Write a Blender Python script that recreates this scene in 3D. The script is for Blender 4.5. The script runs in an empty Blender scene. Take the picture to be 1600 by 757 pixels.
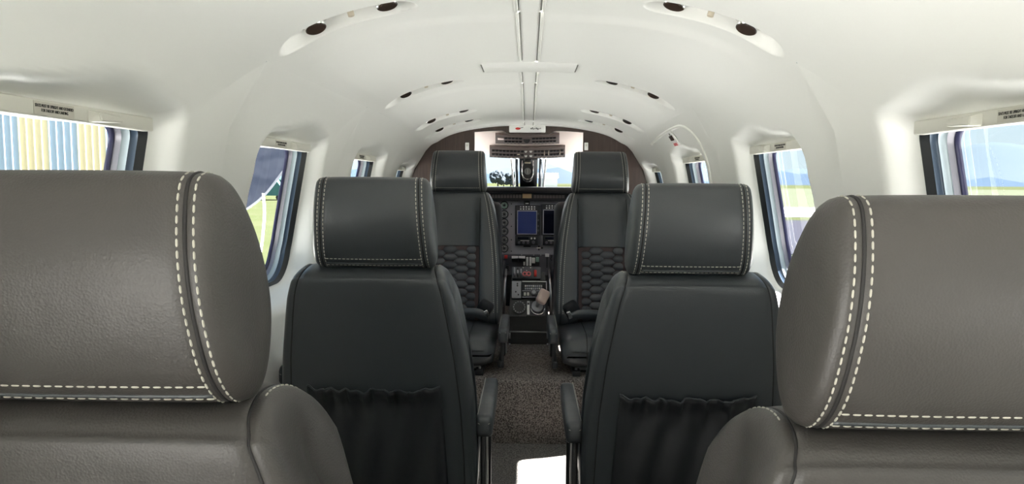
import bpy, bmesh, math, random
import numpy as np
from mathutils import Vector, Matrix
random.seed(7); rng = np.random.default_rng(7)
S = bpy.context.scene
COL = S.collection
R = math.radians

# ------------------------------------------------------------------ camera
F, W_, H_ = 1100.0, 1600, 757
PITCH, YAW, ROLL = -4.97, 1.30, 0.35
cam_d = bpy.data.cameras.new('camera'); cam = bpy.data.objects.new('camera', cam_d); COL.objects.link(cam)
cam_d.sensor_width = 36; cam_d.lens = F / W_ * 36; cam_d.clip_start = 0.02; cam_d.clip_end = 6000
CAMROT = Matrix.Rotation(R(YAW), 3, 'Z') @ Matrix.Rotation(R(90 + PITCH), 3, 'X') @ Matrix.Rotation(R(ROLL), 3, 'Z')
cam.rotation_euler = CAMROT.to_euler(); cam.location = (0, 0, 0)
S.camera = cam
def at(px, py, Y):
    """a measured picture point turned into a world point at forward distance Y"""
    d = CAMROT @ Vector(((px - W_ / 2) / F, -(py - H_ / 2) / F, -1))
    return Vector((d.x / d.y * Y, Y, d.z / d.y * Y))

# ------------------------------------------------------------------ light
wd = bpy.data.worlds.new('World'); S.world = wd; wd.use_nodes = True
nt = wd.node_tree; bg = nt.nodes['Background']
SUN_EL, SUN_AZ = 55.2, 23.0      # azimuth from +X towards +Y
# hazy summer sky: pale at the horizon, bluer overhead, the same in every direction
tcw = nt.nodes.new('ShaderNodeTexCoord'); sep = nt.nodes.new('ShaderNodeSeparateXYZ'); rampw = nt.nodes.new('ShaderNodeValToRGB')
nt.links.new(tcw.outputs['Generated'], sep.inputs[0]); nt.links.new(sep.outputs['Z'], rampw.inputs[0]); nt.links.new(rampw.outputs[0], bg.inputs[0])
ew = rampw.color_ramp.elements; ew[0].position = 0.0; ew[0].color = (.80, .95, 1.0, 1); ew[1].position = .75; ew[1].color = (.42, .66, 1.0, 1)
em = rampw.color_ramp.elements.new(.16); em.color = (.66, .88, 1.0, 1)
bg.inputs[1].default_value = 0.205
sd = bpy.data.lights.new('sun', 'SUN'); sd.energy = 17.0; sd.angle = R(0.53); sd.color = (1, .975, .94)
sun = bpy.data.objects.new('sun', sd); COL.objects.link(sun)
sv = Vector((math.cos(R(SUN_EL)) * math.cos(R(SUN_AZ)), math.cos(R(SUN_EL)) * math.sin(R(SUN_AZ)), math.sin(R(SUN_EL))))
sun.rotation_euler = sv.to_track_quat('Z', 'Y').to_euler(); sun.location = (8, 0, 12)
S.view_settings.view_transform = 'Standard'; S.view_settings.look = 'None'
S.view_settings.gamma = 1; S.view_settings.use_curve_mapping = False
S.view_settings.exposure = 2.66
S.cycles.max_bounces = 16; S.cycles.diffuse_bounces = 10; S.cycles.glossy_bounces = 5
S.cycles.transparent_max_bounces = 16; S.cycles.sample_clamp_indirect = 8
S.cycles.caustics_reflective = False; S.cycles.caustics_refractive = False

# ------------------------------------------------------------------ materials
M = {}
def mat(name, col, rough=.5, metal=0, spec=.5, emit=None, bump=None, var=None, coat=0):
    """bump = (kind, scale, strength, distance); var = (scale, amount, colour2, stretch)"""
    m = bpy.data.materials.new(name); m.use_nodes = True; n = m.node_tree; b = n.nodes['Principled BSDF']
    b.inputs['Base Color'].default_value = (*col, 1); b.inputs['Roughness'].default_value = rough
    b.inputs['Metallic'].default_value = metal; b.inputs['Specular IOR Level'].default_value = spec
    b.inputs['Coat Weight'].default_value = coat; b.inputs['Coat Roughness'].default_value = .25
    tc = n.nodes.new('ShaderNodeTexCoord')
    if emit:
        b.inputs['Emission Color'].default_value = (*emit[0], 1); b.inputs['Emission Strength'].default_value = emit[1]
    if var:
        mp = n.nodes.new('ShaderNodeMapping'); mp.inputs['Scale'].default_value = var[3] if len(var) > 3 else (1, 1, 1)
        n.links.new(tc.outputs['Object'], mp.inputs[0])
        t = n.nodes.new('ShaderNodeTexNoise'); t.inputs['Scale'].default_value = var[0]; t.inputs['Detail'].default_value = 5
        n.links.new(mp.outputs[0], t.inputs['Vector'])
        rp = n.nodes.new('ShaderNodeValToRGB'); rp.color_ramp.elements[0].position = .5 - var[1] / 2; rp.color_ramp.elements[1].position = .5 + var[1] / 2
        rp.color_ramp.elements[0].color = (*col, 1); rp.color_ramp.elements[1].color = (*var[2], 1)
        n.links.new(t.outputs['Fac'], rp.inputs[0]); n.links.new(rp.outputs[0], b.inputs['Base Color'])
    if bump:
        bl = bump if isinstance(bump, list) else [bump]
        prev = None
        for (kind, sc, st, di) in bl:
            t = n.nodes.new('ShaderNodeTexVoronoi' if kind == 'v' else 'ShaderNodeTexNoise'); t.inputs['Scale'].default_value = sc
            n.links.new(tc.outputs['Object'], t.inputs['Vector'])
            bp = n.nodes.new('ShaderNodeBump'); bp.inputs['Strength'].default_value = st; bp.inputs['Distance'].default_value = di
            n.links.new(t.outputs[0], bp.inputs['Height'])
            if prev: n.links.new(prev.outputs[0], bp.inputs['Normal'])
            prev = bp
        n.links.new(prev.outputs[0], b.inputs['Normal'])
    M[name] = m; return m
mat('leather', (.032, .037, .041), .38, spec=.6, bump=[('n', 9, .35, .012), ('v', 420, .35, .0006)], var=(3, .6, (.038, .042, .045)))
mat('leather_warm_lit', (.041, .037, .034), .46, spec=.5, bump=[('n', 9, .35, .012), ('v', 420, .35, .0006)], var=(3, .6, (.048, .043, .039)))  # same leather, with warm reflected light put into the base colour
mat('leather_dark', (.010, .0105, .012), .6, bump=[('n', 14, .3, .01), ('v', 500, .3, .0005)])
mat('thread', (.44, .42, .36), .7)
mat('groove', (.012, .011, .011), .7)
mat('quilt', (.056, .058, .063), .55, bump=('v', 500, .3, .0005))
mat('quilt_seam', (.045, .027, .026), .8)
mat('lining', (.80, .80, .772), .38, spec=.45, bump=('n', 2.2, .05, .02))
mat('lining_trim', (.80, .80, .76), .33, spec=.5)
mat('seam_gap', (.16, .16, .14), .8)
mat('shade', (.62, .61, .55), .5)
mat('placard', (.52, .50, .44), .6)
mat('ink', (.03, .03, .03), .7)
mat('rubber', (.008, .010, .012), .35)
mat('frame_metal', (.30, .33, .36), .28, .8)
mat('frame_reflect_navy', (.03, .03, .075), .3, .1)
mat('frame_reflect_slate', (.035, .055, .085), .3, .2)
mat('frame_reflect_light', (.36, .42, .46), .35, .3)
mat('frame_reflect_mauve', (.15, .145, .168), .35, .2)
mat('carpet', (.058, .049, .045), 1, spec=.05, var=(190, .22, (.25, .220, .200)), bump=('n', 240, .9, .006))
mat('carpet_light', (.062, .057, .053), 1, spec=.05, var=(190, .22, (.19, .176, .162)), bump=('n', 240, .9, .006))
mat('wood', (.030, .018, .015), .4, var=(10, .5, (.058, .036, .029), (14, 14, .6)))
mat('chrome', (.75, .75, .74), .12, 1)
mat('steel', (.45, .45, .45), .3, 1)
mat('black', (.012, .012, .013), .45)
mat('black_gloss', (.008, .008, .010), .15)
mat('lens', (.035, .022, .016), .2)
mat('beige', (.52, .46, .36), .5)
mat('panel_grey', (.36, .36, .39), .55)
mat('panel_dark', (.10, .10, .112), .55)
mat('overhead_panel', (.145, .116, .108), .5)
mat('switch_dark', (.018, .016, .018), .4)
mat('headliner', (.86, .74, .70), .7)
mat('white', (.78, .78, .76), .45)
mat('red', (.55, .03, .025), .45)
mat('pink_red', (.70, .16, .17), .5)
mat('amber', (.72, .50, .26), .4)
mat('screen_blue', (.01, .015, .05), .12, spec=.06, emit=((.035, .055, .19), .03))
mat('screen_dark', (.006, .007, .014), .1, spec=.1)
mat('green_dial', (.22, .36, .28), .5)
mat('dial', (.17, .175, .17), .4)
mat('dial_mark', (.75, .75, .70), .5)
mat('grip', (.60, .46, .40), .35)
mat('grass', (.025, .031, .013), 1, spec=.0, var=(.35, .5, (.036, .038, .022)))
mat('field', (.040, .047, .030), 1, spec=0, var=(.05, .5, (.048, .050, .038)))
mat('concrete', (.50, .495, .47), .9)
mat('dark_ground', (.0065, .0065, .0130), .9, spec=.1)
mat('hill_near_haze', (.022, .033, .048), 1, spec=0, var=(.01, .5, (.025, .035, .050)))  # blue of distance haze is painted into both hill colours
mat('hill_far_haze', (.036, .047, .057), 1, spec=0, var=(.006, .5, (.038, .049, .058)))
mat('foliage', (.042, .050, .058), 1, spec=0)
mat('bark', (.12, .09, .07), 1)
mat('hangar_blue', (.36, .43, .53), .6)
mat('hangar_cream', (.66, .57, .40), .6)
mat('roof_grey', (.4, .4, .4), .6)
mat('navy_cover', (.008, .014, .034), .7, bump=('n', 3, .6, .1))
mat('strap', (.75, .74, .72), .8)
mat('turquoise', (.05, .16, .16), .7)
mat('shed_white', (.85, .85, .85), .8)
def glass(name, tint, k=.5):
    m = bpy.data.materials.new(name); m.use_nodes = True; n = m.node_tree; n.nodes.clear()
    o = n.nodes.new('ShaderNodeOutputMaterial'); mx = n.nodes.new('ShaderNodeMixShader')
    t = n.nodes.new('ShaderNodeBsdfTransparent'); t.inputs[0].default_value = (*tint, 1)
    g = n.nodes.new('ShaderNodeBsdfGlossy'); g.inputs['Roughness'].default_value = .02
    f = n.nodes.new('ShaderNodeFresnel'); f.inputs[0].default_value = 1.35
    mu = n.nodes.new('ShaderNodeMath'); mu.operation = 'MULTIPLY'; mu.inputs[1].default_value = k * .5
    n.links.new(f.outputs[0], mu.inputs[0]); n.links.new(mu.outputs[0], mx.inputs[0])
    n.links.new(t.outputs[0], mx.inputs[1]); n.links.new(g.outputs[0], mx.inputs[2]); n.links.new(mx.outputs[0], o.inputs[0])
    M[name] = m
glass('glass', (.93, .95, .96))
glass('windshield_glass', (.93, .94, .94))

# ------------------------------------------------------------------ helpers
def link(name, me, m=None, parent=None, smooth=False):
    if m:
        me.materials.append(M[m] if isinstance(m, str) else m)
    o = bpy.data.objects.new(name, me); COL.objects.link(o)
    if parent: o.parent = parent
    if smooth:
        me.polygons.foreach_set('use_smooth', [True] * len(me.polygons))
    return o
def mesh(name, vs, fs, m=None, parent=None, smooth=False):
    me = bpy.data.meshes.new(name); me.from_pydata([tuple(v) for v in vs], [], fs); me.update()
    return link(name, me, m, parent, smooth)
def empty(name, loc=(0, 0, 0), rz=0, parent=None):
    o = bpy.data.objects.new(name, None); COL.objects.link(o); o.location = loc; o.rotation_euler = (0, 0, rz)
    o.empty_display_size = .05
    if parent: o.parent = parent
    return o
def tag(o, label, cat, group=None):
    o['label'] = label; o['category'] = cat
    if group: o['group'] = group
    return o
def struct(o, label=None, cat=None):
    o['kind'] = 'structure'
    if label: o['label'] = label
    if cat: o['category'] = cat
    return o
def stuff(o): o['kind'] = 'stuff'; return o
def box_bm(bm, c, s, rot=None):
    r = bmesh.ops.create_cube(bm, size=1)['verts']
    bmesh.ops.scale(bm, vec=s, verts=r)
    if rot is not None: bmesh.ops.rotate(bm, cent=(0, 0, 0), matrix=rot, verts=r)
    bmesh.ops.translate(bm, vec=c, verts=r); return r
def bm_obj(name, bm, m, parent=None, smooth=False):
    me = bpy.data.meshes.new(name); bm.normal_update(); bm.to_mesh(me); bm.free()
    return link(name, me, m, parent, smooth)
def box(name, c, s, m, parent=None, bev=0, seg=2, rot=None, smooth=None):
    bm = bmesh.new(); box_bm(bm, (0, 0, 0), s)
    if bev: bmesh.ops.bevel(bm, geom=bm.edges[:], offset=bev, segments=seg, profile=.5, affect='EDGES')
    o = bm_obj(name, bm, m, parent, bool(bev) if smooth is None else smooth)
    o.location = c
    if rot is not None: o.rotation_euler = rot.to_euler() if isinstance(rot, Matrix) else rot
    return o
def cyl(name, c, r, h, m, parent=None, axis='Z', n=24, r2=None, bev=0):
    bm = bmesh.new(); bmesh.ops.create_cone(bm, cap_ends=True, segments=n, radius1=r, radius2=r if r2 is None else r2, depth=h)
    if bev:
        bmesh.ops.bevel(bm, geom=[e for e in bm.edges if e.calc_face_angle(0) > 1], offset=bev, segments=2, affect='EDGES')
    o = bm_obj(name, bm, m, parent, False); o.location = c
    for p in o.data.polygons: p.use_smooth = len(p.vertices) == 4
    if axis == 'Y': o.rotation_euler = (R(90), 0, 0)
    if axis == 'X': o.rotation_euler = (0, R(90), 0)
    if isinstance(axis, Vector): o.rotation_euler = axis.to_track_quat('Z', 'Y').to_euler()
    return o
def catmull(P, n, closed=True):
    P = [np.array(p, float) for p in P]; k = len(P); out = []
    segs = k if closed else k - 1
    per = max(1, round(n / segs))
    for i in range(segs):
        if closed: a, b, c, d = P[i - 1], P[i], P[(i + 1) % k], P[(i + 2) % k]
        else: a, b, c, d = P[max(i - 1, 0)], P[i], P[i + 1], P[min(i + 2, k - 1)]
        for j in range(per):
            t = j / per
            out.append(.5 * ((2 * b) + (c - a) * t + (2 * a - 5 * b + 4 * c - d) * t * t + (3 * b - a - 3 * c + d) * t ** 3))
    if not closed: out.append(P[-1])
    return np.array(out)
def resample(P, step, closed=False):
    P = np.array(P, float)
    if closed: P = np.vstack([P, P[:1]])
    L = np.concatenate([[0], np.cumsum(np.linalg.norm(np.diff(P, axis=0), axis=1))])
    n = max(2, int(round(L[-1] / step)) + 1)
    s = np.linspace(0, L[-1], n)
    out = np.stack([np.interp(s, L, P[:, k]) for k in range(P.shape[1])], 1)
    return out[:-1] if closed else out
def tube_geo(P, r, n=6, closed=False, cap=True):
    P = [Vector(p) for p in P]; k = len(P); vs = []; fs = []
    up = None
    for i in range(k):
        t = (P[(i + 1) % k] - P[i - 1]) if closed else (P[min(i + 1, k - 1)] - P[max(i - 1, 0)])
        if t.length < 1e-9: t = Vector((0, 0, 1))
        t.normalize()
        if up is None: up = t.orthogonal().normalized()
        up = (up - t * up.dot(t))
        if up.length < 1e-6: up = t.orthogonal()
        up.normalize(); w = t.cross(up)
        rr = r[i] if hasattr(r, '__len__') else r
        for j in range(n):
            a = 2 * math.pi * j / n; vs.append(P[i] + (up * math.cos(a) + w * math.sin(a)) * rr)
    for i in range(k if closed else k - 1):
        for j in range(n):
            a, b = i * n + j, i * n + (j + 1) % n; c, d = ((i + 1) % k) * n + (j + 1) % n, ((i + 1) % k) * n + j
            fs.append((a, b, c, d))
    if cap and not closed:
        fs.append(tuple(range(n - 1, -1, -1))); fs.append(tuple((k - 1) * n + j for j in range(n)))
    return vs, fs
def tube(name, P, r, m, parent=None, n=6, closed=False):
    vs, fs = tube_geo(P, r, n, closed); return mesh(name, vs, fs, m, parent, True)
def join_geo(parts):
    vs, fs = [], []
    for v, f in parts:
        o = len(vs); vs += list(v); fs += [tuple(i + o for i in q) for q in f]
    return vs, fs
def stitches_geo(paths, ln=.0068, pitch=.0098, r=.00105):
    out = []
    for P in paths:
        Q = resample(P, pitch)
        for i in range(len(Q) - 1):
            a, b = Vector(Q[i]), Vector(Q[i + 1]); d = b - a
            if d.length < 1e-5: continue
            c = (a + b) / 2; d.normalize(); h = ln / 2
            out.append(tube_geo([c - d * h, c - d * h * .6, c + d * h * .6, c + d * h], [r * .5, r, r, r * .5], 5))
    return join_geo(out)
def loft(name, rings, m, parent=None, smooth=True, cap=(True, True), closed=True):
    n = len(rings[0]); vs = [p for r in rings for p in r]; fs = []
    for i in range(len(rings) - 1):
        for j in range(n if closed else n - 1):
            k = (j + 1) % n
            fs.append((i * n + j, i * n + k, (i + 1) * n + k, (i + 1) * n + j))
    if cap[0]: fs.append(tuple(range(n - 1, -1, -1)))
    if cap[1]: fs.append(tuple((len(rings) - 1) * n + j for j in range(n)))
    return mesh(name, vs, fs, m, parent, smooth)
def text(name, body, size, m, parent, M4):
    cu = bpy.data.curves.new(name, 'FONT'); cu.body = body; cu.size = size; cu.align_x = 'CENTER'; cu.align_y = 'CENTER'; cu.extrude = .0002
    o = bpy.data.objects.new(name, cu); COL.objects.link(o)
    dg = bpy.context.evaluated_depsgraph_get(); me = bpy.data.meshes.new_from_object(o.evaluated_get(dg))
    bpy.data.objects.remove(o); q = link(name, me, m, parent); q.matrix_local = M4; return q
def sstep(a, b, x):
    t = np.clip((np.asarray(x, float) - a) / (b - a), 0, 1); return t * t * (3 - 2 * t)

# ------------------------------------------------------------------ cabin shell
ZF, ZU = -1.13, -.85          # cabin floor, raised floor under the facing seats
YSTEP, YBULK, YAFT = 2.95, 3.95, -1.5
SEC = catmull([(0, .382), (.15, .378), (.28, .364), (.40, .336), (.49, .295), (.56, .236), (.61, .165), (.643, .075), (.662, -.03), (.674, -.13), (.680, -.25),
               (.67, -.45), (.645, -.7), (.61, -.9), (.56, -1.14)], 260, False)
XSPLIT = .55
ZSPLIT = float(np.interp(XSPLIT, SEC[:120, 0], SEC[:120, 1]))
def lin_x(z): return np.interp(-np.asarray(z, float), -SEC[:, 1], SEC[:, 0])
def cei_z(x): i = int(np.argmax(SEC[:, 0] > .63)); return np.interp(np.abs(x), SEC[:i, 0], SEC[:i, 1])
def drop(y): return .058 * sstep(2.6, 3.9, y)
def warp_z(y, z): return z - drop(y) * sstep(-.03, .19, z)
def win_x(z): return .703 - .19 * np.clip(np.asarray(z, float), -.22, .2) + .05 * np.clip(-.22 - np.asarray(z, float), 0, .3)
SEAMS = (1.64, 2.75)
PODS_Y = (1.52, 2.62, 3.30, 3.60)
POD_X, POD_L, POD_W = .385, .098, .047
def ceiling_point(X, Y, dish=True):
    z = warp_z(Y, cei_z(X))
    z = z - .006 * (sstep(SEAMS[0], SEAMS[0] + .07, Y) + sstep(SEAMS[1], SEAMS[1] + .07, Y)) * sstep(XSPLIT, XSPLIT - .05, X)
    z = z - .007 * sstep(3.80, 3.83, Y) * sstep(XSPLIT, XSPLIT - .3, X)
    if dish:
        for py in PODS_Y:
            q = np.maximum(np.abs(X - POD_X) - POD_L, 0) ; d = np.sqrt(q * q + (Y - py) ** 2) - POD_W
            z = z + .030 * (1 - sstep(-.008, .0, d))
    return z
ceil = struct(empty('ceiling'), 'white moulded cabin ceiling with a centre strip', 'ceiling')
ys = set(np.round(np.arange(YAFT, YBULK + .001, .05), 4))
for p in PODS_Y: ys |= set(np.round(np.arange(p - .06, p + .06, .0022), 4))
for s_ in SEAMS: ys |= set(np.round(np.arange(s_ - .01, s_ + .09, .006), 4))
ys |= set(np.round(np.arange(3.79, 3.845, .004), 4)); ys = np.array(sorted(ys))
xs = np.concatenate([np.linspace(.027, .22, 14), np.linspace(.225, XSPLIT, 104)])
XX, YY = np.meshgrid(xs, ys); ZZ = ceiling_point(XX, YY)
nY, nX = XX.shape
fc = [(i * nX + j, i * nX + j + 1, (i + 1) * nX + j + 1, (i + 1) * nX + j) for i in range(nY - 1) for j in range(nX - 1)]
for s in (-1, 1):
    mesh('ceiling_panel', np.stack([XX.ravel() * s, YY.ravel(), ZZ.ravel()], 1), fc if s > 0 else [q[::-1] for q in fc], 'lining', ceil, True)
    for a, b, dx in ((YAFT, 1.64, .006), (1.64, 2.25, 0), (2.48, 2.75, .004), (2.75, 3.76, 0), (3.79, YBULK, 0)):
        yy = np.arange(a, b + .001, .06)
        tube('trim_bead', [(s * (.0285 + dx * .4), y, float(ceiling_point(np.array(.03), np.array(y), False)) - .0005) for y in yy], .0042, 'lining_trim', ceil)
        tube('strip_gap', [(s * (.0235 + dx * .3), y, float(ceiling_point(np.array(.03), np.array(y), False)) + .001) for y in yy], .0018, 'seam_gap', ceil)
yy = np.linspace(YAFT, YBULK, 60); vs = []; fs = []
for i, y in enumerate(yy):
    z = float(ceiling_point(np.array(.03), np.array(y), False)) + .0015
    vs += [(-.027, y, z), (-.012, y, z - .001), (.012, y, z - .001), (.027, y, z)]
    if i: o = (i - 1) * 4; fs += [(o + k, o + k + 1, o + k + 5, o + k + 4) for k in range(3)]
mesh('centre_strip', vs, fs, 'lining', ceil, True)
# transverse cover panel across the ceiling
vs = []; xx = np.linspace(-.152, .152, 17)
for x in xx:
    z = float(cei_z(x)) - .0095
    for (y, dz) in ((2.27, .003), (2.275, -.0008), (2.45, -.0008), (2.455, .003)): vs.append((x, y, z + dz))
fs = [(i * 4 + k, (i + 1) * 4 + k, (i + 1) * 4 + k + 1, i * 4 + k + 1) for i in range(16) for k in range(3)]
cp = mesh('cover_panel', vs, fs, 'lining', ceil, True)
for s in (-1, 1): box('slot', (s * .154, 2.36, float(cei_z(.154)) - .009), (.004, .13, .004), 'seam_gap', cp, .001)

# side walls: one moulded panel per window bay, with the recess running out to the opening
WZ0, WZ1 = -.31, .108
BAYS = [(-.60, .55, -.15, .31), (.55, 1.49, .79, 1.265), (1.49, 2.41, 1.71, 2.18), (2.41, 3.31, 2.63, 3.11), (3.31, YBULK, 3.51, 3.87)]
NC, NE = 12, 10
def rring(y0, y1, z0, z1, rad):
    """rounded rectangle, radii = front-top, aft-top, aft-bottom, front-bottom"""
    out = []
    cs = [((y1 - rad[0], z1 - rad[0]), 0, rad[0]), ((y0 + rad[1], z1 - rad[1]), 90, rad[1]), ((y0 + rad[2], z0 + rad[2]), 180, rad[2]), ((y1 - rad[3], z0 + rad[3]), 270, rad[3])]
    for i, (c, a0, r) in enumerate(cs):
        arc = [(c[0] + r * math.cos(R(a0 + 90 * k / NC)), c[1] + r * math.sin(R(a0 + 90 * k / NC))) for k in range(NC + 1)]
        out += arc
        c2, a2, r2 = cs[(i + 1) % 4]; q = (c2[0] + r2 * math.cos(R(a2)), c2[1] + r2 * math.sin(R(a2))); p = arc[-1]
        out += [(p[0] + (q[0] - p[0]) * k / NE, p[1] + (q[1] - p[1]) * k / NE) for k in range(1, NE)]
    return np.array(out)
RAD = (.035, .135, .13, .12)
WS = (0, .012, .03, .05, .075, .10, .13, .165, .20, .24, .29, .35, .43, .52, .62, .74, .87, 1)
def wall(side, name, label):
    w = struct(empty(name), label, 'wall'); s = side; wins = []
    for bi, (b0, b1, a, f) in enumerate(BAYS):
        if s < 0 and bi == 0: wins.append(None); continue
        inner = rring(a, f, WZ0, WZ1, RAD); rings = []
        for wv in WS:
            y0, y1 = a + (b0 - a) * wv, f + (b1 - f) * wv; z0, z1 = WZ0 + (ZF - WZ0) * wv ** 1.35, WZ1 + (ZSPLIT - WZ1) * wv
            rr = [r * (1 - wv) + .003 * wv for r in RAD]
            p = rring(y0, y1, z0, z1, rr)
            d = np.linalg.norm(p - inner, axis=1)
            L = lin_x(p[:, 1]); m_ = 1 - sstep(.004, .060, d)
            X = L + m_ * np.maximum(win_x(p[:, 1]) - L, 0)
            rings.append([(s * X[k], p[k, 0], float(warp_z(p[k, 0], p[k, 1]))) for k in range(len(p))])
        loft('wall_panel', rings if s < 0 else rings, 'lining', w, True, (False, False))
        wins.append((inner, a, f))
    # aft end of the cabin
    zz = np.linspace(ZF, ZSPLIT, 40)
    segs = [(YAFT, -.60)] if s > 0 else [(YAFT, -1.40), (.02, .55)]  # unseen gap added in the left wall to light the rear headrests
    for (p, q) in segs:
        loft('wall_panel', [[(s * float(lin_x(z)), y, z) for z in zz] for y in (p, q)], 'lining', w, True, (False, False), False)
    return w, wins
wl, winl = wall(-1, 'wall_left', 'white moulded left cabin wall with recessed windows')
wr, winr = wall(1, 'wall_right', 'white moulded right cabin wall with recessed windows')
TXT = 'SEATS MUST BE UPRIGHT AND EXTENDED\nFOR TAKEOFF AND LANDING'
wn = 0
WLAB = {0: ('beside the viewer', ''), 1: ('nearest the rear headrests', ''), 2: ('beside the middle seat', ''), 3: ('second from the bulkhead', ''), 4: ('next to the brown bulkhead', '')}
for s, wins, sd_ in ((-1, winl, 'left'), (1, winr, 'right')):
    for bi, wv_ in enumerate(wins):
        if wv_ is None: continue
        inner, a, f = wv_
        wn += 1
        w = struct(empty(f'window_{wn}'), f'{sd_} cabin window {WLAB[bi][0]} with dark seal and white shade bar', 'window')
        c = inner.mean(0)
        def rg(off, ins):
            p = inner + (c - inner) / np.linalg.norm(c - inner, axis=1)[:, None] * ins
            return [(s * (float(win_x(z)) + off), y, float(warp_z(y, z))) for y, z in p]
        loft('seal', [rg(-.002, 0), rg(-.002, .003), rg(.013, .004), rg(.013, .006)], 'rubber', w, True, (False, False))
        loft('inner_frame', [rg(.013, .005), rg(.025, .006), rg(.026, .009)], 'frame_reflect_slate', w, True, (False, False))  # ring colours on this reveal partly paint the inner pane's reflections
        loft('window_frame', [rg(.026, .008), rg(.038, .010), rg(.039, .013)], 'frame_reflect_light', w, True, (False, False))
        loft('outer_frame', [rg(.039, .012), rg(.053, .014)], 'frame_reflect_mauve', w, True, (False, False))
        loft('pane_edge', [rg(.051, .013), rg(.051, .018), rg(.060, .019)], 'frame_reflect_navy', w, True, (False, False))
        loft('pane', [rg(.054, .015), rg(.054, .05)], 'glass', w, False, (False, True))
        # sliding shade stowed at the top of the opening, its pull and placard
        zt = WZ1 - .012; x = s * (float(win_x(zt)) - .003); yc = (a + f) / 2
        drp = float(drop(yc)) * float(sstep(-.03, .19, zt))
        b = box('shade_bar', (x, yc + .02, zt - drp), (.022, f - a - .055, .024), 'shade', w, .003)
        hb = bmesh.new()
        vv = [hb.verts.new(p) for p in ((0, -.03, .008), (0, .035, .006), (0, .035, -.006), (0, -.03, -.010), (-s * .012, -.022, .004), (-s * .006, .033, .003), (-s * .006, .033, -.004), (-s * .014, -.022, -.008))]
        for q in ((0, 1, 2, 3), (4, 7, 6, 5), (0, 4, 5, 1), (1, 5, 6, 2), (2, 6, 7, 3), (3, 7, 4, 0)): hb.faces.new([vv[k] for k in q])
        bmesh.ops.bevel(hb, geom=hb.edges[:], offset=.0015, segments=2, affect='EDGES')
        h = bm_obj('pull', hb, 'shade', b, False); h.location = (-s * .010, .06, 0); h.scale = (1.2, 1.35, 1.1)
        if bi in (1, 2, 3):
            pl = box('placard', (-s * .0112, -.055, 0), (.0008, .085, .018), 'placard', b)
            mt = Matrix.Translation((-s * .0008, 0, 0)) @ (Matrix.Rotation(R(90), 4, 'Z') if s < 0 else Matrix.Rotation(R(-90), 4, 'Z')) @ Matrix.Rotation(R(90), 4, 'X')
            mt = mt @ Matrix.Diagonal((.68, 1, 1, 1))
            text('lettering', TXT, .0062, 'ink', pl, mt)

# floor, raised floor, bulkhead
def slab(name, x0, x1, y0, y1, z0, z1, m, parent=None, bev=0):
    return box(name, ((x0 + x1) / 2, (y0 + y1) / 2, (z0 + z1) / 2), (x1 - x0, y1 - y0, z1 - z0), m, parent, bev, 3)
struct(slab('floor', -.66, .66, YAFT, YSTEP + .05, ZF - .04, ZF, 'carpet_light'), 'grey-brown loop carpet on the cabin floor', 'floor')
struct(slab('floor_raised', -.68, .68, YSTEP, 5.3, ZF - .04, ZU, 'carpet', None, .02), 'raised dark carpeted floor with a step under the facing seats', 'floor')
struct(slab('wall_back', -.70, .70, YAFT - .03, YAFT, ZF, .42, 'lining'), 'white rear cabin wall', 'wall')
OPX = .302
def arch_z(x):
    if abs(x) <= XSPLIT: return float(ceiling_point(np.array(abs(x)), np.array(YBULK), False))
    zz = np.linspace(ZF, ZSPLIT, 300); X = lin_x(zz); i = np.argmax(X)
    return float(warp_z(YBULK, np.interp(-abs(x), -X[i:], zz[i:])))
def strip(name, cols, y0, y1, m, parent):
    vs = []; fs = []
    for x, zt, zb in cols: vs += [(x, y0, zt), (x, y0, zb), (x, y1, zt), (x, y1, zb)]
    for i in range(len(cols) - 1):
        a, b = i * 4, i * 4 + 4
        fs += [(a, a + 1, b + 1, b), (a + 2, b + 2, b + 3, a + 3), (a + 1, a + 3, b + 3, b + 1), (a, b, b + 2, a + 2)]
    e = (len(cols) - 1) * 4
    fs += [(0, 2, 3, 1), (e, e + 1, e + 3, e + 2)]
    return mesh(name, vs, fs, m, parent)
wf = struct(empty('wall_front'), 'dark brown wood-grain bulkhead arch around the cockpit opening', 'wall')
for s in (-1, 1):
    cols = [(s * x, arch_z(x) + .012, ZU) for x in np.linspace(OPX, .672, 40)]
    strip('bulkhead_panel', cols, YBULK - .012, YBULK + .02, 'wood', wf)
cols = []
for x in np.linspace(-OPX, OPX, 61):
    ax = abs(x); th = .014 + .012 * (1 - (ax / OPX) ** 2)
    if ax < .15: th += .022 * float(sstep(.15, .105, ax))
    cols.append((x, arch_z(x) + .012, arch_z(x) - th))
strip('bulkhead_header', cols, YBULK - .012, YBULK + .02, 'wood', wf)

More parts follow.
